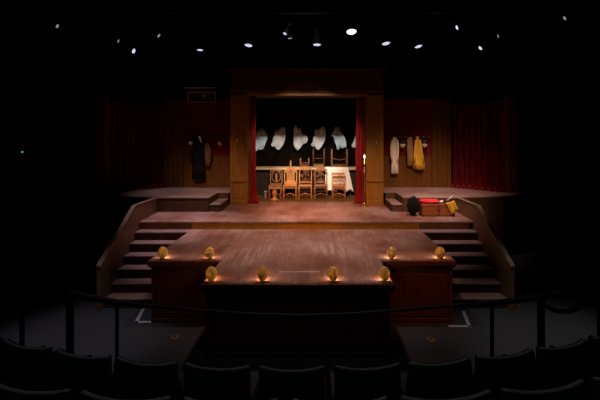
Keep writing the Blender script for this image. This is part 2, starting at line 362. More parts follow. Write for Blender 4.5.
# hanging ragged cloths (outlines read at their own distance)
def ragged(name, pts, label, m, Y=12.75):
    w0 = [P(x, y, Y) for x, y in pts]; c = sum(w0, Vector())/len(w0)
    bm = BM()
    vs = [bm.verts.new((p.x-c.x, 0, p.z-c.z)) for p in w0]
    f = bm.faces.new(vs)
    bmesh.ops.triangulate(bm, faces=[f]); bmesh.ops.subdivide_edges(bm, edges=bm.edges[:], cuts=4, use_grid_fill=True)
    for v in bm.verts: v.co.y = .018*math.sin(v.co.x*14+v.co.z*5+c.x)+.012*math.sin(v.co.z*13+c.x*3)+.006*math.sin(v.co.x*47)
    o = obj(name, bm, m, smooth=True, solid=.012); o.location = (c.x, Y, c.z)
    tp = max(w0, key=lambda p: p.z)-c
    b = BM(); tube(b, [(tp.x, .0, tp.z-.05), (tp.x, .0, 5.62-c.z)], .002, 5); obj('hanging_cord', b, 'black_metal', o)
    return tag(o, label, 'cloth', 'ragged pale cloths on the black backdrop')
def z10(l, ox, oy=115): return [(ox+a/10, oy+b/10) for a, b in l]
ragged('ragged_cloth', z10([(20, 160), (60, 175), (85, 150), (100, 130), (135, 135), (148, 165), (165, 190), (172, 235), (150, 265), (152, 290), (132, 300), (135, 338), (105, 350), (85, 345), (62, 362), (20, 355)], 250), 'ragged blue grey cloth hanging beside the left red curtain', 'blue_cloth')
ragged('ragged_cloth', z10([(245, 155), (300, 135), (325, 118), (350, 130), (355, 190), (350, 250), (330, 300), (300, 340), (285, 352), (272, 335), (252, 330), (240, 312), (222, 318), (208, 295), (228, 270), (230, 225), (250, 205), (262, 180)], 250), 'ragged cream cloth, second hanging from the left curtain', 'pale_cloth')
ragged('ragged_cloth', z10([(440, 130), (455, 100), (475, 135), (505, 130), (512, 180), (555, 200), (582, 240), (565, 280), (525, 295), (505, 330), (475, 355), (450, 330), (436, 310), (438, 220)], 250), 'ragged white cloth with a bulge to the right, third from the left curtain', 'pale_cloth')
ragged('ragged_cloth', z10([(95, 150), (140, 140), (170, 115), (205, 130), (208, 190), (195, 260), (170, 310), (135, 352), (122, 335), (108, 335), (95, 312), (75, 318), (58, 295), (80, 270), (85, 220), (100, 205), (110, 175)], 305), 'ragged cream cloth, third hanging from the right curtain', 'pale_cloth')
ragged('ragged_cloth', z10([(290, 165), (300, 120), (335, 115), (358, 150), (360, 178), (385, 195), (400, 235), (412, 270), (415, 325), (390, 325), (378, 335), (355, 325), (335, 350), (320, 340), (312, 300), (295, 270), (288, 220), (262, 210), (265, 190)], 305), 'ragged white and blue cloth, second hanging from the right curtain', 'blue_cloth')
ragged('ragged_cloth', z10([(500, 215), (512, 190), (560, 180), (590, 220), (580, 300), (540, 335), (505, 320), (485, 330), (470, 318), (466, 295), (478, 280), (490, 250)], 305), 'ragged white cloth half hidden by the right red curtain', 'pale_cloth')

# ------------------------------------------------------------ curtains
def curtain(x0, x1, Y, z0, z1, pleats, amp, m, label, flare=.0, name='velvet_curtain', group=None, ang=0, origin=None, puddle=0, shift=0):
    t = thing(name, label, 'curtain', origin or ((x0+x1)/2, Y, z0), ang, group)
    bm = BM(); nu = pleats*10; nz = 30; W = x1-x0
    rnd = [random.uniform(.6, 1.3) for _ in range(pleats+1)]
    grid = []
    for j in range(nz+1):
        v = j/nz; z = (z1-z0)*v; row = []
        fl = 1+flare*max(0, 1-v*7)
        for i in range(nu+1):
            u = i/nu; a = amp*rnd[int(u*pleats)]*(.75+.25*(1-v))
            x = shift*max(0, 1-v*7)+(u-.5)*W*fl+.012*math.sin(9*v+u*pleats*3)
            y = a*math.sin(u*pleats*2*PI+.9*math.sin(v*3+u*5)+.8*math.sin(u*17))+a*.35*math.sin(u*pleats*4.6*PI+v*2)
            if puddle and v < .06: y -= puddle*(1-v/.06)*(.5+.5*math.sin(u*pleats*2*PI+1))
            row.append(bm.verts.new((x, y, z+(.02*math.sin(u*31) if j == 0 else 0)+.02)))
        grid.append(row)
    for j in range(nz):
        for i in range(nu): bm.faces.new((grid[j][i], grid[j][i+1], grid[j+1][i+1], grid[j+1][i]))
    obj('drape', bm, m, t, smooth=True, solid=.01)
    bm = BM(); n2 = 60; rings = []
    for i in range(n2+1):
        u = i/n2; x = shift+(u-.5)*W*(1+flare); h = .035+.022*math.sin(u*pleats*6.1)+.018*math.sin(u*pleats*11+2); yy = -puddle*.8+.02*math.sin(u*pleats*7.3)
        e = .25 if i in (0, n2) else 1
        rings.append([(x, yy+(.05+.02*math.sin(u*pleats*9))*e*math.cos(a), .004+max(.012, h)*e*(1+math.sin(a))) for a in [2*PI*k/12 for k in range(12)]])
    loft(bm, rings); obj('gathered_hem', bm, 'velvet_red', t, smooth=True)
    bm = BM(); tube(bm, [(-W/2-.02, 0, z1-z0+.03), (W/2+.02, 0, z1-z0+.03)], .02, 8); obj('curtain_rod', bm, 'black_metal', t)
    return t
curtain(-1.80, -1.62, 10.75, ZS, 4.62, 4, .035, 'velvet_red', 'narrow red velvet curtain at the left side of the arch opening', .75, puddle=.10, shift=.05, group='red curtains of the arch')
curtain(1.545, 1.82, 10.75, ZS, 4.62, 5, .035, 'velvet_red', 'narrow red velvet curtain at the right side of the arch opening, beside the candlestick', .1, puddle=.10, shift=-.05, group='red curtains of the arch')

# ------------------------------------------------------------ side walls of the set
for s, side in ((-1, 'left'), (1, 'right')):
    def sb(nm, a, c, y0, y1, z0, z1, m):
        a, c = sorted((s*a, s*c)); return sbox(nm, a, c, y0, y1, z0, z1, m=m)
    sb('wall_alcove_'+side, 2.34, 4.16, 11.42, 11.50, ZP, 4.70, 'wallpaper_red')
    sb('wall_painted_shade_'+side, 2.41, 4.82, 11.33, 11.50, 4.70, 6.2, 'backdrop_black')  # upper wall coloured black to paint in the darkness above the alcove
    b = BM(); a, c = sorted((s*2.36, s*4.14))
    bx(b, a, c, 11.385, 11.42, ZP, 2.77)
    struct('trim_1' if s < 0 else 'trim_2', b, 'panel_brown')
    b = BM(); bx(b, a, c, 11.375, 11.42, 2.77, 2.80); bx(b, a, c, 11.37, 11.385, ZP, ZP+.12)
    struct('trim_3' if s < 0 else 'trim_4', b, 'panel_brown', bevel=.006)
    # boarded pilaster wall between alcove and side arch
    b = BM(); a, c = sorted((s*4.16, s*4.80)); bx(b, a, c, 11.38, 11.46, ZP, 4.70)
    for k in range(4):
        p = 4.17+k*.165; a, c = sorted((s*p, s*(p+.13))); bx(b, a, c, 11.345, 11.38, ZP, 4.69)
    struct('wall_pilaster_'+side, b, 'panel_brown', bevel=.006)
    # return wall between arch and alcove
    b = BM(); a, c = sorted((s*2.35, s*2.40)); bx(b, a, c, 10.985, 11.50, 0, 5.6); struct('wall_return_'+side, b, 'panel_brown')
    # angled wall header above the curtain, wall behind it
    ang = math.atan2(-1.04, 1.2)
    p0 = Vector((4.80, 11.34, 0)); p1 = Vector((5.98, 10.30, 0)); d = (p1-p0).normalized(); nrm = Vector((d.y, -d.x, 0))
    if nrm.y > 0: nrm = -nrm
    def slab(a, bb, off, th, z0, z1):
        q = [p0+d*a+nrm*off, p0+d*bb+nrm*off, p0+d*bb+nrm*(off-th), p0+d*a+nrm*(off-th)]
        return [(s*v.x, v.y) for v in q]
    L = (p1-p0).length
    b = BM(); prism(b, slab(0, L, -.25, .06, 0, 0), 'z', ZP, 5.6); struct('wall_behind_curtain_'+side, b, 'house_black')
    b = BM(); prism(b, slab(-.02, L+.02, .02, .12, 0, 0), 'z', 4.55, 5.6); struct('wall_above_curtain_'+side, b, 'backdrop_black')  # black colour stands in for the fading light above the curtain
    b = BM(); a, c = sorted((s*6.02, s*6.34)); bx(b, a, c, 10.22, 10.36, ZP, 4.7)
    a, c = sorted((s*6.06, s*6.30)); bx(b, a, c, 10.195, 10.22, ZP+.2, 4.6)
    struct('wall_outer_pilaster_'+side, b, 'panel_brown', bevel=.006)
    mid = (p0+p1)/2-nrm*.10
    curtain(-.80, .78, 0, ZP, 4.53, 9, .065, 'velvet_dark', ('dark red velvet curtain closing the side arch on the far %s, gathered on the platform' % side), 0.02,
            ang=(math.atan2(d.y, d.x) if s > 0 else -math.atan2(d.y, d.x)), origin=(s*mid.x, mid.y, ZP), group='dark curtains of the side arches', puddle=.12)

# framed box high on the left wall
t = thing('framed_box', 'dark framed box with pale edge lines high on the wall left of the arch', 'box', P(202, 96, 11.3))
c = t.location.copy()
a = P(188, 92, 11.3); d_ = P(216, 102.5, 11.3)
b = BM(); bx(b, a.x-c.x, d_.x-c.x, 0, .09, d_.z-c.z, a.z-c.z); obj('panel', b, 'box_wood', t)
b = BM(); X0, X1, Z0, Z1 = a.x-c.x, d_.x-c.x, d_.z-c.z, a.z-c.z
bx(b, X0, X1, -.03, 0, Z1-.025, Z1); bx(b, X0, X1, -.03, 0, Z0, Z0+.02); bx(b, X0, X0+.02, -.03, 0, Z0, Z1); bx(b, X1-.02, X1, -.03, 0, Z0, Z1); obj('frame', b, 'box_edge', t)
b = BM(); bx(b, P(184, 0, 11.3).x-c.x, X1, -.1, .09, Z1+.12, Z1+.15); obj('shelf', b, 'box_edge', t)
b = BM(); lathe(b, [(0, 0), (.055, .0), (.055, .02), (.03, .03), (0, .03)], (0, 0, 0), 14); bmesh.ops.rotate(b, verts=b.verts, cent=(0, 0, 0), matrix=Matrix.Rotation(PI/2, 3, 'X'))
bmesh.ops.translate(b, verts=b.verts, vec=(.07, -.002, 0)); obj('round_lamp', b, 'lamp_off', t)

# ------------------------------------------------------------ coat rails, sconces, coats
def coat_rail(s, label):
    t = thing('coat_rail', label, 'coat rail', (s*3.26, 11.40, 3.41))
    b = BM(); bx(b, -.86, .86, -.02, .02, -.03, .03); obj('rail', b, 'panel_brown', t, bevel=.005)
    for k in range(9):
        x = -.80+k*.2; b = BM(); tube(b, [(x, -.02, 0), (x, -.075, -.01), (x, -.10, .02), (x, -.10, .05)], [.007, .007, .008, .012], 6); obj('peg', b, 'brass', t)
coat_rail(-1, 'dark coat rail with small brass pegs in the left alcove')
coat_rail(1, 'dark coat rail with small brass pegs in the right alcove')
def sconce(px, py, label, light, cap):
    p = P(px, py, 11.26); t = thing('wall_sconce', label, 'wall lamp', (p.x, 11.40, p.z), 0, 'alcove wall lamps')
    b = BM(); lathe(b, [(0, -.10), (.035, -.09), (.05, -.06), (.05, .06), (.03, .09), (0, .10)], (0, 0, 0), 12)
    for v in b.verts: v.co.y = v.co.y*.3+.0
    obj('backplate', b, 'brass', t, smooth=True)
    b = BM(); tube(b, [(0, -.01, -.06), (0, -.07, -.12), (0, -.13, -.10), (0, -.14, -.05)], .01, 8); obj('arm', b, 'brass', t, smooth=True)
    b = BM(); lathe(b, ([(.02, -.12), (.06, -.105), (.098, -.045), (.095, .0), (.06, .04), (.03, .05)] if cap else [(.02, -.06), (.05, -.045), (.072, .0), (.06, .045), (.03, .06)]), (0, -.14, 0), 16); obj('globe', b, 'globe_glass', t, smooth=True)
    b = BM(); lathe(b, [(0, -.17), (.015, -.155), (.025, -.135), (.01, -.11), (.02, -.07)], (0, -.14, 0), 10); obj('finial', b, 'brass', t, smooth=True)
    if cap: b = BM(); lathe(b, [(.125, .035), (.13, .05), (.10, .12), (.05, .15), (0, .155)], (0, -.14, 0), 18); obj('lamp_shade', b, 'black_plastic', t, smooth=True)
sconce(190.8, 143.5, 'round glass wall lamp at the left edge of the black coat', True, False)
sconce(219.5, 143, 'round glass wall lamp right of the black coat, beside the arch', False, False)
sconce(402.5, 144, 'brass wall lamp with a black shade between the white and tan coats', False, True)
sconce(424.5, 144, 'brass wall lamp with a black shade right of the yellow coat', False, True)

def garment(prof, depth=.06, folds=7, amp=.16, n=40, seed=0):
    """prof: (z, xc, halfwidth) from the top down; returns a closed folded tube of cloth"""
    rnd = random.Random(seed); ph = rnd.uniform(0, 6)
    bm = BM(); rings = []
    for k, (z, xc, hw) in enumerate(prof):
        f = k/(len(prof)-1); r = []
        for i in range(n):
            a = 2*PI*i/n; w = 1+amp*f*math.sin(folds*a+ph+f*1.2)+amp*.4*f*math.sin((folds*2+1)*a)
            r.append((xc+hw*math.cos(a)*(1+.3*(w-1)), depth*(.5+.5*f)*math.sin(a)*w, z+(.02*math.sin(folds*a+ph) if k == len(prof)-1 else 0)))
        rings.append(r)
    loft(bm, rings); return bm
def prof_px(rows, Y, c): return [(P(0, y, Y).z-c.z, (P(xa, y, Y).x+P(xb, y, Y).x)/2-c.x, (P(xb, y, Y).x-P(xa, y, Y).x)/2) for y, xa, xb in rows]
def sleeve(c, Y, pts, r, m, t, off=-.05):
    b = BM(); tube(b, [(P(x, y, Y).x-c.x, off-.01*i, P(x, y, Y).z-c.z) for i, (x, y) in enumerate(pts)], r, 10); return obj('sleeve', b, m, t, smooth=True)
YC = 11.24
def coat(name, label, cat, top, rows, m, depth, folds, seed, amp=.16):
    c = P(top[0], top[1], YC); t = thing(name, label, cat, c)
    obj('body', garment(prof_px(rows, YC, c), depth, folds, amp, 44, seed), m, t, smooth=True)
    b = BM(); tube(b, [(0, .12, .0), (0, .08, .01), (0, .03, .0), (0, .0, -.02)], .008, 6); obj('hanging_loop', b, m, t)
    return t, c
t, c = coat('white_coat', 'long creamy white coat hanging in the right alcove, leftmost garment there', 'coat', (394.5, 137.3),
            [(137, 393.4, 396), (139, 392.2, 397), (146, 391.4, 397.4), (156, 391.8, 397.6), (165, 391.2, 398.0), (173.3, 390.8, 398.3)], 'cream_cloth', .07, 5, 1, .3)
sleeve(c, YC, [(392.3, 140), (390.8, 147), (390.9, 155), (391.6, 161)], [.04, .038, .034, .03], 'cream_cloth', t, -.06)
sleeve(c, YC, [(396.6, 140), (397.4, 148), (397, 157), (396.4, 162)], [.038, .036, .034, .03], 'cream_cloth', t, -.06)
t, c = coat('tan_coat', 'short tan brown coat hanging between the black shaded lamp and the yellow coat', 'coat', (410, 137.3),
            [(137, 408.5, 411), (139, 407.4, 412.4), (146, 407, 413), (156, 406.9, 413.6), (165.5, 407, 414)], 'tan_cloth', .05, 5, 2)
sleeve(c, YC, [(408.2, 140), (407.4, 150), (407.4, 160)], [.04, .036, .033], 'tan_cloth', t, -.05)
t, c = coat('yellow_coat', 'mustard yellow coat hanging wide at its hem, right of the tan coat', 'coat', (416.5, 136.6),
            [(136.5, 416.6, 418.2), (139, 415.9, 419), (146, 415, 420.4), (155, 414, 422.4), (163, 413, 424.2), (169, 414.2, 424)], 'yellow_cloth', .11, 6, 3, .38)
sleeve(c, YC, [(415.6, 140), (414.4, 148), (413.6, 156), (413.2, 161)], [.045, .042, .04, .038], 'yellow_cloth', t, -.08)
sleeve(c, YC, [(418.8, 140), (420, 148), (421.4, 157), (422, 162)], [.045, .042, .04, .038], 'yellow_cloth', t, -.08)
t, c = coat('black_coat', 'long black coat hanging in the left alcove', 'coat', (199, 138),
            [(138, 196, 202), (140, 194.6, 203.6), (148, 193, 204), (158, 192, 204.4), (168, 192.2, 204.6), (179, 192, 205)], 'black_cloth', .10, 6, 4)
sleeve(c, YC, [(195, 142), (193.2, 152), (192.8, 162)], [.05, .045, .04], 'black_cloth', t, -.09)
b = BM(); tube(b, [(P(x, y, YC).x-c.x, -.12, P(x, y, YC).z-c.z) for x, y in ((200.3, 136.3), (201.3, 138.5), (202.6, 142.3))], [.025, .035, .02], 8); o = obj('collar', b, 'cream_cloth', t, smooth=True); o['label'] = 'cream collar of the black coat'
t, c = coat('patterned_jacket', 'reddish brown patterned jacket hanging at the right side of the black coat', 'jacket', (207, 141),
            [(143, 205.6, 208.4), (146, 204.8, 209.6), (152, 204.6, 210.8), (159, 205, 211.6), (166, 205.4, 210)], 'patterned_cloth', .06, 5, 5, .25)
sleeve(c, YC, [(208.4, 145), (210.6, 151), (211.4, 158)], [.04, .036, .033], 'patterned_cloth', t, -.06)

# ------------------------------------------------------------ chairs
def turned(h, r=.02):
    return [(r*.9, 0), (r*1.1, h*.04), (r*.7, h*.1), (r*1.25, h*.3), (r*.75, h*.45), (r*1.2, h*.5), (r*.75, h*.55), (r*1.1, h*.72), (r*1.1, h)]
def chair(name, label, style, loc, m, m2, W=.44, lh=.43, bh=.54, rz=0, flip=False, group='stacked wooden chairs', rung=None):
    t = thing(name, label, 'chair', loc, rz, group)
    if flip: t.rotation_euler = (PI, 0, rz)
    D = .19; hx = W/2-.025
    b = BM(); prism(b, [(-W/2, -D-.02), (W/2, -D-.02), (W/2-.02, D+.01), (-W/2+.02, D+.01)], 'z', lh, lh+.035); obj('seat', b, m, t, bevel=.012)
    b = BM(); bx(b, -hx, hx, -D+.0, -D+.02, lh-.07, lh); bx(b, -hx, hx, D-.03, D-.01, lh-.06, lh); bx(b, -hx-.01, -hx+.01, -D, D-.01, lh-.06, lh); bx(b, hx-.01, hx+.01, -D, D-.01, lh-.06, lh); obj('apron', b, m2, t)
    for s in (-1, 1):
        b = BM(); lathe(b, turned(lh, .021), (s*hx, -D+.01, 0), 10); obj('leg', b, m, t, smooth=True)
        b = BM(); tube(b, [(s*hx, D+.02, 0), (s*hx, D-.01, lh*.5), (s*hx, D-.01, lh)], .018, 8); obj('leg', b, m, t, smooth=True)
        b = BM(); tube(b, [(s*hx, D-.01, lh), (s*hx, D, lh+.05), (s*(hx+.005), D+.05, lh+bh)], [.019, .018, .014], 8); obj('back_post', b, m, t, smooth=True)
    ry = D if flip else -D+.01
    b = BM(); tube(b, [(-hx, ry, lh*.50), (-hx*.5, ry, lh*.58), (0, ry, lh*.62), (hx*.5, ry, lh*.58), (hx, ry, lh*.50)] if rung == 'arched' else [(-hx, ry, lh*.55), (-hx*.5, ry, lh*.55), (0, ry, lh*.55), (hx*.5, ry, lh*.55), (hx, ry, lh*.55)] if rung else [(-hx, -D+.01, lh*.36), (-hx*.5, -D+.01, lh*.40), (0, -D+.01, lh*.46), (hx*.5, -D+.01, lh*.40), (hx, -D+.01, lh*.36)], [.008]*5 if rung else [.012, .014, .022, .014, .012], 8)
    obj('front_stretcher', b, m, t, smooth=True)
    b = BM()
    for s in (-1, 1): tube(b, [(s*hx, -D+.01, lh*.2), (s*hx, D, lh*.2)], .011, 6)
    if not rung: tube(b, [(-hx, 0, lh*.2), (hx, 0, lh*.2)], .011, 6)
    obj('stretcher', b, m, t, smooth=True)
    yb = D+.02; z0 = lh; z1 = lh+bh
    def crest(arch, zc, th, mm=m):
        b = BM(); n = 12; up = []; dn = []
        for i in range(n+1):
            u = -1+2*i/n; e = arch*(1-abs(u)**2.2)
            up.append((u*(hx+.02), zc+th*.5+e)); dn.append((u*(hx+.02), zc-th*.5+e*.55))
        prism(b, up+dn[::-1], 'y', yb+.01, yb+.035); return obj('crest_rail', b, mm, t, bevel=.004)
    def low_rail(z, th=.04, mm=m):
        b = BM(); bx(b, -hx, hx, yb-.012, yb+.008, z-th/2, z+th/2); return obj('lower_rail', b, mm, t, bevel=.004)
    if style == 'carved':
        crest(.075, z1-.02, .06); low_rail(z0+.10)
        b = BM(); pts = []
        for i in range(15):
            v = i/14; pts.append((.05+.045*math.sin(v*PI*3+.4)*(1-.3*v), z0+.11+(bh-.14)*v))
        prism(b, pts+[(-x, z) for x, z in pts[::-1]], 'y', yb, yb+.02); obj('splat', b, m2, t, bevel=.003)
        for s in (-1, 1):
            b = BM(); tube(b, [(s*(.11+.03*math.cos(a)), yb+.01, z0+.30+.06*math.sin(a)) for a in [2*PI*k/12 for k in range(13)]], .009, 6)
            tube(b, [(s*(.12+.025*math.cos(a)), yb+.015, z0+.18+.04*math.sin(a)) for a in [2*PI*k/12 for k in range(13)]], .009, 6)
            obj('back_scroll', b, m2, t, smooth=True)
    elif style == 'spindle':
        crest(.0, z1-.03, .08); low_rail(z0+.14)
        for k in range(5):
            x = -hx+.07+(2*hx-.14)*k/4; b = BM(); tube(b, [(x, yb, z0+.14), (x, yb+.01, z0+.30), (x, yb+.02, z1-.05)], [.009, .016, .009], 8); obj('spindle', b, m, t, smooth=True)
    elif style == 'panel':
        crest(.11, z1-.05, .09); low_rail(z0+.08, .10)
        b = BM(); bx(b, -hx+.07, hx-.07, yb, yb+.015, z0+.12, z1-.06); obj('splat', b, m, t, bevel=.004)
        b = BM(); tube(b, [(.09*math.cos(a), yb-.012, z0+.31+.10*math.sin(a)) for a in [2*PI*k/18 for k in range(19)]], .014, 6); lathe(b, [(0, -.03), (.03, -.01), (.03, .02), (0, .04)], (0, yb-.01, z0+.31), 8); obj('back_scroll', b, m2, t, smooth=True)
        b = BM(); lathe(b, [(.05, 0), (.055, .03), (.03, .06), (.038, .12), (.032, .22), (.018, .30), (.006, .34)], (0, yb+.02, z1+.02), 10); obj('finial', b, m, t, smooth=True)
    elif style == 'oval':
        low_rail(z0+.05, .03)
        b = BM(); tube(b, [(.15*math.cos(a), yb+.02, z0+.30+.20*math.sin(a)) for a in [2*PI*k/24 for k in range(25)]], .018, 8); obj('oval_frame', b, m, t, smooth=True)
        b = BM(); lathe(b, [(.02, 0), (.05, .04), (.025, .12), (.045, .18), (.02, .26), (.03, .30)], (0, yb+.01, z0+.10), 10); obj('splat', b, m2, t, smooth=True)
        crest(.02, z1-.02, .035)
    return t
YF = 11.60
z0 = ZS+.001
chair('wooden_chair', 'walnut chair with an oval back, leftmost of the five chairs on the inner stage floor', 'oval', (-1.10, YF, z0), 'chair_walnut', 'chair_honey', .44, bh=.5)
chair('wooden_chair', 'honey coloured chair with a solid carved back and tall finial, second from the left curtain', 'panel', (-.60, YF, z0), 'chair_honey', 'chair_walnut', .46, bh=.5)
chair('wooden_chair', 'arched chair with dark carved splat, middle of the five floor chairs', 'carved', (-.085, YF, z0), 'chair_honey', 'chair_dark', .46, bh=.56)
chair('wooden_chair', 'chair with dark carved splat, between the middle chair and the one before the white cloth', 'carved', (.445, YF, z0), 'chair_walnut', 'chair_dark', .45, bh=.52)
chair('wooden_chair', 'spindle backed chair standing in front of the white cloth, nearest the right curtain', 'spindle', (1.05, YF, z0), 'chair_honey', 'chair_walnut', .46, bh=.42)
g = 'upturned chairs on the counter'
def up(name, label, x, lh, W, bh, m, m2, style, rz=0, rung='plain'):
    return chair(name, label, style, (x, 12.285, 2.345+lh+.036), m, m2, W, lh, bh, rz, True, g, rung)
up('upturned_chair', 'walnut chair upturned on the counter above the white cloth, tallest legs in the air', 1.125, .62, .60, .30, 'chair_walnut', 'chair_dark', 'spindle', 0, 'arched')
up('upturned_chair', 'dark chair upturned on the counter, second from the right curtain', .38, .64, .44, .30, 'chair_dark', 'chair_walnut', 'carved')
up('upturned_chair', 'small walnut chair upturned on the counter behind the middle floor chair', -.13, .29, .35, .30, 'chair_walnut', 'chair_dark', 'carved')
# vase-shaped pedestal under the leftmost chair
o = obj('turned_pedestal', (lambda b: (lathe(b, [(.13, 0), (.14, .02), (.10, .05), (.055, .09), (.05, .13), (.085, .22), (.09, .27), (.06, .33), (.075, .37), (.10, .39), (.10, .41)], (0, 0, 0), 18), b)[1])(BM()), 'chair_honey', smooth=True)
o.location = (-1.10, 11.27, ZS+.001); tag(o, 'turned honey coloured wooden pedestal in front of the leftmost chair', 'pedestal')
p = P(266, 197, 11.7)
t = thing('small_bucket', 'small grey bucket on the floor beside the left red curtain', 'bucket', (p.x-.02, 11.75, ZS))
b = BM(); lathe(b, [(.05, 0), (.055, .01), (.075, .22), (.08, .225), (.07, .225), (.05, .02)], (0, 0, 0), 16); obj('pail', b, 'pale_metal', t, smooth=True)
b = BM(); tube(b, [(.078*math.cos(a), -.05*math.sin(a), .22-.05*math.sin(a)) for a in [PI*k/10 for k in range(11)]], .004, 6); obj('handle', b, 'black_metal', t)

# white cloth over the counter
bm = BM(); nu, nz = 60, 14; grid = []
for j in range(nz+1):
    v = j/nz; row = []
    for i in range(nu+1):
        u = i/nu
        xl = .62-.02*v; xr = 1.42+.20*v
        x = xl+(xr-xl)*u
        z = 2.35-.87*v*(1-.10*math.sin(u*9)**2*(1 if j == nz else .3))
        y = 12.02-.02*v-.035*v*math.sin(u*34+v)-.02*v*math.sin(u*15)
        row.append(bm.verts.new((x, y, z)))
    grid.append(row)
back = [bm.verts.new((v.co.x, 12.30, 2.352)) for v in grid[0]]
fr = [bm.verts.new((v.co.x, 12.03, 2.356)) for v in grid[0]]
rows = [back, fr]+grid
for A, B in zip(rows, rows[1:]):
    for i in range(nu): bm.faces.new((A[i], A[i+1], B[i+1], B[i]))
o = obj('white_cloth', bm, 'white_cloth', smooth=True, solid=.008); tag(o, 'white cloth draped over the counter, hanging behind the rightmost chair', 'cloth')

# candlestick
p = P(364, 206, 10.2)
t = thing('standing_candlestick', 'tall thin brass floor candlestick with a glowing candle, right of the arch opening', 'candlestick', (p.x, 10.12, ZS))
b = BM()
for k in range(3):
    a = 2*PI*k/3+.5; tube(b, [(0, 0, .10), (.07*math.cos(a), .07*math.sin(a), .07), (.15*math.cos(a), .15*math.sin(a), .012)], [.014, .012, .014], 8)
lathe(b, [(.02, .06), (.04, .08), (.02, .12), (.012, .14)], (0, 0, 0), 12); obj('tripod_base', b, 'brass', t, smooth=True)
b = BM(); lathe(b, [(.009, .1), (.009, .5), (.018, .52), (.009, .54), (.009, .95), (.02, .97), (.009, .99), (.009, 1.30)], (0, 0, 0), 10); obj('pole', b, 'brass', t, smooth=True)
b = BM(); lathe(b, [(.01, 1.24), (.05, 1.27), (.055, 1.285), (.02, 1.30), (.02, 1.36), (.0, 1.36)], (0, 0, 0), 14); obj('drip_pan', b, 'brass', t, smooth=True)
b = BM(); lathe(b, [(.014, 1.30), (.014, 1.45), (0, 1.455)], (0, 0, 0), 10); obj('candle', b, 'cream_cloth', t, smooth=True)
b = BM(); lathe(b, [(0, 1.445), (.022, 1.465), (.026, 1.50), (.015, 1.54), (0, 1.575)], (0, 0, 0), 12); obj('flame_bulb', b, 'candle_bulb', t, smooth=True)
ld = bpy.data.lights.new('candle_light', 'POINT'); ld.energy = 2.0; ld.color = (1, .75, .45); ld.shadow_soft_size = .04
lo = bpy.data.objects.new('candle_light', ld); COL.objects.link(lo); lo.parent = t; lo.location = (0, -.09, 1.52)

# ------------------------------------------------------------ trunk group
t = thing('storage_chest', 'low reddish brown wooden chest standing on the right side of the main stage', 'chest', (3.46, 9.02, ZS))
b = BM(); bx(b, -.43, .43, -.16, .17, .03, .26); obj('body', b, 'trunk_wood', t, bevel=.008)
b = BM(); bx(b, -.44, .44, -.17, .18, .265, .325); obj('lid', b, 'trunk_wood', t, bevel=.012)
b = BM()
for x in (-.43, 0, .40): bx(b, x, x+.03, -.175, -.16, .03, .26)
bx(b, -.43, .43, -.17, -.16, .0, .035); obj('batten', b, 'chair_dark', t)
b = BM(); tube(b, [(-.06, -.165, .22), (-.05, -.185, .17), (.05, -.185, .17), (.06, -.165, .22)], .007, 6); obj('latch', b, 'black_metal', t)
c = Vector((3.265, 8.99, ZS+.325))
bm = BM(); rings = []
for k in range(13):
    u = k/12; x = -.25+.50*u; r = []
    for i in range(24):
        a = 2*PI*i/24; w = 1+.10*math.sin(5*a+u*7)+.06*math.sin(9*a+u*12); e = .6 if k in (0, 12) else 1
        r.append((x, .13*e*math.cos(a)*w, .055+.052*e*math.sin(a)*w))
    rings.append(r)
loft(bm, rings); o = obj('red_bundle', bm, 'red_cloth', smooth=True); o.location = c; tag(o, 'bright red rolled cloth lying on top of the chest', 'cloth')
bm = BM(); tube(bm, [(0, 0, .0), (.10, -.02, .02)], [.03, .035], 14); o = obj('white_paper_roll', bm, 'white_paper', smooth=True); o.location = (3.515, 8.95, ZS+.365); tag(o, 'small white roll lying at the right end of the red cloth', 'paper roll')
t = thing('pale_stick', 'pale stick with a black grip leaning up over the right end of the chest', 'stick', (3.66, 8.97, ZS+.36))
b = BM(); tube(b, [(0, 0, 0), (.07, 0, .035)], [.03, .028], 10); bmesh.ops.create_icosphere(b, subdivisions=2, radius=.042, matrix=Matrix.Translation((.0, 0, .005))); obj('grip', b, 'black_plastic', t, smooth=True)
b = BM(); tube(b, [(.06, 0, .03), (.22, -.02, .17)], [.012, .010], 8); obj('shaft', b, 'white_paper', t, smooth=True)
# yellow cloth draped over the trunk corner
bm = BM(); grid = []
cor = [(445.5, 203.5), (453.5, 200.5), (458, 208.5), (452.3, 214.5)]
cw = [P(x, y, 8.80) for x, y in ((446.5, 203.5), (454.3, 200.6), (457.6, 208.8), (451.8, 214.3))]
n = 10
for j in range(n+1):
    row = []
    for i in range(n+1):
        u = i/n; v = j/n
        p = (cw[0]*(1-u)+cw[1]*u)*(1-v)+(cw[3]*(1-u)+cw[2]*u)*v
        y = p.y+.0+.025*math.sin(u*9+v*2)*(.3+v)
        row.append(bm.verts.new((p.x-3.78, y-8.8, p.z-1.55)))
    grid.append(row)
top = [bm.verts.new((v.co.x-.03, .10, 1.662-1.55)) for v in grid[0]]
rows = [top]+grid
for A, B in zip(rows, rows[1:]):
    for i in range(n): bm.faces.new((A[i], A[i+1], B[i+1], B[i]))
o = obj('yellow_cloth', bm, 'yellow_cloth', smooth=True, solid=.01); o.location = (3.78, 8.8, 1.55); tag(o, 'mustard yellow cloth hanging over the right corner of the chest', 'cloth')
# shaggy black bundle
bm = BM(); bmesh.ops.create_icosphere(bm, subdivisions=4, radius=1)
rr = random.Random(3)
for v in bm.verts:
    k = 1+rr.uniform(-.10, .14)+.08*math.sin(v.co.x*7)*math.cos(v.co.z*6)
    v.co = Vector((v.co.x*.145*k, v.co.y*.15*k, v.co.z*.23*k))
o = obj('shaggy_black_hat', bm, 'black_fur'); o.location = (2.835, 8.98, ZS+.265); tag(o, 'shaggy round black hat standing against the left end of the chest', 'hat')

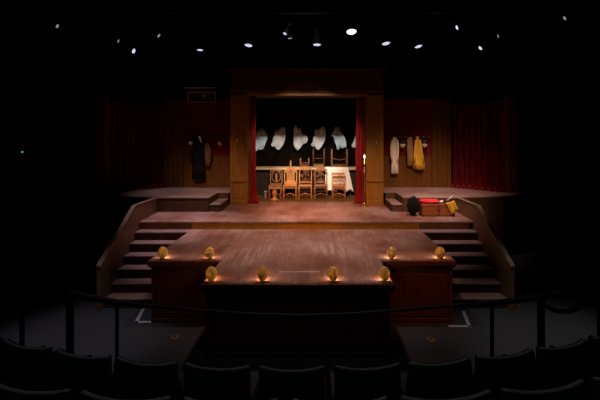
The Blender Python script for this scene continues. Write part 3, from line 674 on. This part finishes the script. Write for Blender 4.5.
# ------------------------------------------------------------ footlights
def footlight(x, Y, label):
    t = thing('footlight', label, 'footlight', (x, Y, ZT), 0, 'gold shell footlights')
    H = .215
    bm = BM(); nz, na = 16, 60; grid = []
    for j in range(nz+1):
        v = j/nz; z = .012+H*v
        r = .085*(math.sin(PI*min(1, (v*.90+.10)))**.62)*(.80+.28*v)
        row = []
        for i in range(na+1):
            a = PI*1.5+(-1+2*i/na)*math.radians(112)
            w = 1+.07*abs(math.sin(8*(a)))
            row.append(bm.verts.new((r*w*math.cos(a), r*w*math.sin(a), z)))
        grid.append(row)
    for j in range(nz):
        for i in range(na): bm.faces.new((grid[j][i], grid[j][i+1], grid[j+1][i+1], grid[j+1][i]))
    obj('shell', bm, 'shell_gold', t, smooth=True, solid=.006)
    b = BM(); lathe(b, [(.045, 0), (.048, .006), (.035, .016), (0, .016)], (0, 0, 0), 16); obj('base', b, 'brass', t, smooth=True)
    b = BM(); lathe(b, [(0, .016), (.012, .018), (.012, .04), (.018, .055), (.014, .075), (0, .085)], (0, .005, 0), 10); obj('bulb', b, 'warm_bulb', t, smooth=True)
    ld = bpy.data.lights.new('footlight_lamp', 'POINT'); ld.energy = 3.4; ld.color = (1, .66, .44); ld.shadow_soft_size = .02
    lo = bpy.data.objects.new('footlight_lamp', ld); COL.objects.link(lo); lo.parent = t; lo.location = (0, .035, .07)
for px, Y, lab in ((162.8, 6.26, 'left wing of the thrust stage, outermost'), (209.5, 6.26, 'left wing of the thrust stage, beside the inner corner'),
                   (391.5, 6.26, 'right wing of the thrust stage, beside the inner corner'), (440, 6.26, 'right wing of the thrust stage, outermost'),
                   (211.3, 5.27, 'front edge of the thrust stage, at its left corner'), (262.7, 5.27, 'front edge of the thrust stage, left of centre'),
                   (333, 5.27, 'front edge of the thrust stage, right of centre'), (384.5, 5.27, 'front edge of the thrust stage, at its right corner')):
    footlight(.27+(px-315.7)*Y/340, Y, 'gold ribbed shell footlight on the '+lab)

# ------------------------------------------------------------ pit floor marks
def on_floor(x, y): Y = 340*3.325/(y-140); return Vector((.27+(x-315.7)*Y/340, Y, 0))
def tape(pts, label):
    b = BM()
    q = [on_floor(*p) for p in pts]
    for a, c in zip(q, q[1:]):
        d = (c-a).normalized(); n = Vector((-d.y, d.x, 0))*.03; e = d*.03
        prism(b, [((a-e+n).x, (a-e+n).y), ((c+e+n).x, (c+e+n).y), ((c+e-n).x, (c+e-n).y), ((a-e-n).x, (a-e-n).y)], 'z', .0, .003)
    tag(obj('floor_tape', b, 'pale_tape'), label, 'tape')
tape([(143, 309.5), (136.3, 322), (152, 322)], 'pale L shaped tape mark on the floor before the left stairs')
tape([(463.5, 312), (469.5, 326.2), (450, 326.2)], 'pale L shaped tape mark on the floor before the right stairs')
for (x, y, l) in ((175, 337, 'small round tan ring on the pit floor left of the thrust front'), (431, 339.5, 'small round tan ring on the pit floor right of the thrust front')):
    q = on_floor(x, y); t = thing('floor_ring', l, 'floor plate', q)
    b = BM(); lathe(b, [(.065, .0), (.065, .006), (.045, .01), (.045, .004), (0, .004)], (0, 0, 0), 20); obj('ring', b, 'dull_tan', t)  # low tan ring around a darker centre
    b = BM(); lathe(b, [(.03, .004), (.03, .009), (0, .012)], (0, 0, 0), 14); obj('ring_centre', b, 'dark_centre', t)

# ------------------------------------------------------------ seating tiers, seats
CX, CY = .10, 11.06
def arc_tier(name, r0, r1, z0, z1):
    b = BM(); n = 40; a0, a1 = -PI/2-.75, -PI/2+.75; pts = []
    for k in range(n+1): a = a0+(a1-a0)*k/n; pts.append((CX+r0*math.cos(a), CY+r0*math.sin(a)))
    for k in range(n, -1, -1): a = a0+(a1-a0)*k/n; pts.append((CX+r1*math.cos(a), CY+r1*math.sin(a)))
    A = [b.verts.new((*p, z0)) for p in pts]; B = [b.verts.new((*p, z1)) for p in pts]; m = n+1
    for k in range(n):
        for V in (A, B): b.faces.new((V[k], V[k+1], V[2*m-2-k], V[2*m-1-k]))
    for i in range(2*m): b.faces.new((A[i], B[i], B[(i+1) % (2*m)], A[(i+1) % (2*m)]))
    struct(name, b, 'carpet')
arc_tier('floor_tier_front', 7.75, 8.95, 0, .83)
arc_tier('floor_tier_second', 8.951, 9.72, 0, 1.17)
arc_tier('floor_tier_third', 9.721, 11.4, 0, 1.50)
def make_seat(label, group):
    t = thing('theatre_seat', label, 'seat', (0, 0, 0), 0, group)       # local: +y towards the stage, back of the seat at -y
    W = .235; n = 16
    def edge(u): return .845+.016*abs(u)**2.5
    bm = BM(); fr = []; bk = []
    for i in range(n+1):
        u = -1+2*i/n; x = u*W; yc = -.028*(1-u*u)
        top = edge(u)
        fr.append([bm.verts.new((x, yc+.03, z)) for z in (.40, .6, top-.01)]); bk.append([bm.verts.new((x, yc-.035-.03*(z == .6), z)) for z in (.34, .6, top-.01)])
    for i in range(n):
        for j in range(2):
            bm.faces.new((fr[i][j], fr[i+1][j], fr[i+1][j+1], fr[i][j+1])); bm.faces.new((bk[i][j], bk[i][j+1], bk[i+1][j+1], bk[i+1][j]))
        bm.faces.new((fr[i][2], fr[i+1][2], bk[i+1][2], bk[i][2])); bm.faces.new((fr[i][0], bk[i][0], bk[i+1][0], fr[i+1][0]))
    for i in (0, n):
        for j in range(2): bm.faces.new((fr[i][j], fr[i][j+1], bk[i][j+1], bk[i][j]))
    obj('backrest', bm, 'seat_fabric', t, smooth=True)
    bm = BM(); tube(bm, [(W*(-1+2*i/n), -.028*(1-(-1+2*i/n)**2)-.004, edge(-1+2*i/n)-.006) for i in range(n+1)], .013, 8)
    obj('top_edge', bm, 'seat_edge', t, smooth=True)
    bm = BM(); bx(bm, -W+.02, W-.02, .045, .14, .40, .64); obj('cushion', bm, 'seat_fabric', t, bevel=.03)
    bm = BM(); bx(bm, W+.012, W+.053, .0, .34, .58, .61); obj('armrest', bm, 'seat_fabric', t, bevel=.012)
    bm = BM(); bx(bm, W+.02, W+.045, .05, .30, 0.0, .58); bx(bm, W+.0, W+.065, .0, .36, .0, .02); obj('leg', bm, 'black_metal', t)
    return t
ordn = ['first', 'second', 'third', 'fourth', 'fifth', 'sixth', 'seventh', 'eighth', 'ninth', 'tenth']
proto = None
row1 = [(i*.545, 8.60) for i in range(-4, 5)]
row2 = [(k*.545+.30, 9.40) for k in range(-4, 4)]
for rowi, (row, R, zz, nm) in enumerate((([i*.545 for i in range(-5, 6)], 8.60, .83, 'front'), ([k*.545+.29 for k in range(-5, 4)], 9.36, 1.17, 'second'))):
    vis = 0
    for k, s in enumerate(row):
        a = -PI/2+s/R
        n = len(row)
        j = k if k < (n+1)/2 else n-1-k
        side = 'left' if k < (n+1)/2 else 'right'
        lab = 'dark theatre seat, %s from the %s end of the %s row' % (ordn[j], side, nm)
        if proto is None:
            proto = make_seat(lab, 'theatre seats'); t = proto
        else:
            t = copy_tree(proto)
        t['label'] = lab
        t.location = (CX+R*math.cos(a), CY+R*math.sin(a), zz); t.rotation_euler = (0, 0, a+PI/2)

# rail in front of the seats
def rp(x, y, Y): return P(x, y, Y)
t = thing('black_rail', 'thin black rope rail sagging across the pit in front of the first row of seats', 'rail', (0, 3, .83))
c = t.location.copy()
pts = [(68, 291.5, 3.25), (82, 295, 3.22), (98, 299, 3.18), (117, 302.3, 3.15), (150, 305.5, 3.05), (200, 310.5, 2.95), (250, 314, 2.90), (300, 315.5, 2.88), (350, 314, 2.90), (380, 311.5, 2.92), (420, 308.5, 2.98), (460, 305, 3.05), (492, 302.5, 3.12), (520, 300, 3.18), (543, 296.5, 3.22)]
b = BM(); tube(b, [rp(*p)-c for p in pts], [.026]*4+[.014]*8+[.026]*3, 8); obj('rope', b, 'rope_black', t, smooth=True)
def post(x, y, Y, r, ztop=None):
    p = rp(x, y, Y)-c; b = BM(); lathe(b, [(r*2.2, 0), (r*2.2, .012), (r, .02), (r, p.z+.0), (r*1.3, p.z+.01), (r*1.3, p.z+.03), (0, p.z+.04)], (p.x, p.y, 0), 12); obj('post', b, 'black_metal', t)
post(70, 291, 3.27, .033); post(117, 304, 3.17, .016); post(492, 304, 3.14, .016); post(541, 296, 3.24, .033)
t = thing('black_handrail', 'black handrail rising to the right from the right end of the rope rail', 'rail', rp(541, 296, 3.30)); c = t.location.copy()
b = BM(); tube(b, [rp(*p)-c for p in ((545, 297, 3.30), (562, 292, 3.3), (580, 286, 3.3), (604, 276, 3.3))], .026, 8); obj('rail', b, 'black_metal', t, smooth=True)
b = BM(); tube(b, [rp(*p)-c for p in ((545, 306, 3.28), (556, 311, 3.28), (568, 311.5, 3.28), (580, 307, 3.28), (596, 297, 3.28))], .022, 8); obj('cable', b, 'black_plastic', t, smooth=True)
b = BM(); q = rp(600, 278, 3.3)-c; z_b = .83-c.z; tube(b, [(q.x, q.y, z_b), (q.x, q.y, q.z)], .025, 8); obj('post', b, 'black_metal', t)
t = thing('black_handrail', 'short black handrail running left from the left post of the rope rail', 'rail', rp(66, 291, 3.34)); c = t.location.copy()
b = BM(); tube(b, [rp(*p)-c for p in ((66, 299, 3.30), (56, 300.5, 3.3), (40, 302, 3.3), (20, 305, 3.3))], .022, 8); obj('rail', b, 'black_metal', t, smooth=True)
b = BM(); q = rp(22, 305, 3.3)-c; tube(b, [(q.x, q.y, .83-c.z), (q.x, q.y, q.z)], .022, 8); obj('post', b, 'black_metal', t)

# ------------------------------------------------------------ overhead spotlights on pipes
def pipe(Y, z, label, x0=-7.2, x1=7.2):
    t = thing('lighting_pipe', label, 'pipe', (0, Y, z)); b = BM(); tube(b, [(x0, 0, 0), (x1, 0, 0)], .025, 8); obj('tube', b, 'fixture_black', t, smooth=True)
    for x in (-5, -1.7, 1.7, 5): b = BM(); tube(b, [(x, 0, 0), (x, 0, 9.0-z)], .006, 6); obj('hanger', b, 'fixture_black', t)
pipe(7.5, 6.35, 'black lighting pipe nearest the audience'); pipe(8.3, 6.40, 'black lighting pipe between the other two'); pipe(9.0, 6.40, 'black lighting pipe nearest the arch')
def fixture(px, py, Y, dirn, r, lens, label):
    p = P(px, py, Y); d = Vector(dirn).normalized()
    t = thing('stage_spotlight', label, 'spotlight', p, 0, 'overhead stage spotlights')
    q = d.to_track_quat('Z', 'Y').to_matrix()
    def rot(b): bmesh.ops.rotate(b, verts=b.verts, cent=(0, 0, 0), matrix=q); return b
    b = BM(); lathe(b, [(0, -.42), (r*.7, -.42), (r*.8, -.36), (r*.9, -.2), (r*1.12, -.05), (r*1.12, .02), (r*1.04, .02), (r*1.04, -.01), (0, -.01)], (0, 0, 0), 20); obj('housing', rot(b), 'fixture_black', t, smooth=False)
    b = BM(); lathe(b, [(0, -.008), (r, -.008), (r*.9, .004), (r*.5, .012), (0, .015)], (0, 0, 0), 20); obj('lens', rot(b), lens, t, smooth=True)
    zt = (6.37 if Y < 8 else 6.40)-p.z
    b = BM(); cpt = q @ Vector((0, 0, -.2)); w_ = r*1.25
    yo = Y-p.y-cpt.y
    tube(b, [(cpt.x-w_, cpt.y, cpt.z), (cpt.x-w_, cpt.y, cpt.z+.12), (cpt.x, 0, zt-.02), (cpt.x+w_, cpt.y, cpt.z+.12), (cpt.x+w_, cpt.y, cpt.z)], .012, 6); obj('yoke', b, 'fixture_black', t)
down = (0, -.35, -1)
F = [(57, 26, 7.5, (.9, .05, -.45), .05, 'lens_dim', 'leftmost spotlight of the ceiling rig, narrow lens'),
     (118, 41, 8.3, (.95, .1, -.35), .05, 'lens_dim', 'dim narrow spotlight second from the left of the ceiling rig'),
     (133.5, 51, 9.0, (.9, -.15, -.4), .07, 'lens_glow', 'lowest narrow spotlight on the left of the ceiling rig'),
     (158.5, 35.5, 7.5, (.85, -.1, -.6), .05, 'lens_dim', 'dim spotlight fourth from the left of the ceiling rig'),
     (200, 49.7, 9.0, (.05, -.12, -1), .085, 'lens_glow', 'flat looking spotlight above the left alcove'),
     (248.5, 45.2, 9.0, (-.05, -.22, -1), .105, 'lens_glow', 'spotlight above the left column of the arch'),
     (285, 33.5, 8.3, (-.3, -.6, -.8), .045, 'lens_glow', 'small spotlight above the arch, left of centre'),
     (290, 38, 9.0, (.1, -.05, -1), .07, 'lens_dim', 'dim small lamp just right of the small spotlight left of centre'),
     (317, 44.5, 9.0, (0, -.10, -1), .11, 'lens_glow', 'spotlight hanging above the centre of the arch'),
     (351.5, 31.7, 7.5, (0, -.38, -1), .11, 'lens_bright', 'largest and brightest spotlight of the ceiling rig'),
     (386, 43.3, 9.0, (.12, -.22, -1), .11, 'lens_glow', 'spotlight above the right column of the arch'),
     (418.5, 46.3, 9.0, (.15, -.25, -1), .10, 'lens_glow', 'spotlight above the right alcove'),
     (457.3, 27.5, 7.5, (-.85, -.1, -.4), .055, 'lens_glow', 'highest narrow spotlight on the right of the ceiling rig'),
     (480.5, 48, 9.0, (-.8, -.2, -.6), .06, 'lens_glow', 'lowest narrow spotlight on the right of the ceiling rig'),
     (498.5, 36, 8.3, (-.95, .05, -.3), .05, 'lens_dim', 'dim narrow spotlight second from the right of the ceiling rig'),
     (565, 18, 7.5, (-.9, .05, -.5), .05, 'lens_dim', 'rightmost and faintest spotlight of the ceiling rig')]
for f in F: fixture(*f)
# green indicator on the left wall
p = P(22, 152, 10.0)
t = thing('green_indicator_light', 'tiny green indicator light on the dark wall at the far left', 'light', (-8.40, 10.0, p.z))
b = BM(); bx(b, 0, .03, -.05, .05, -.05, .05); obj('housing', b, 'black_plastic', t)
b = BM(); bmesh.ops.create_icosphere(b, subdivisions=2, radius=.028, matrix=Matrix.Translation((.04, 0, 0))); obj('lamp', b, 'green_lamp', t, smooth=True)
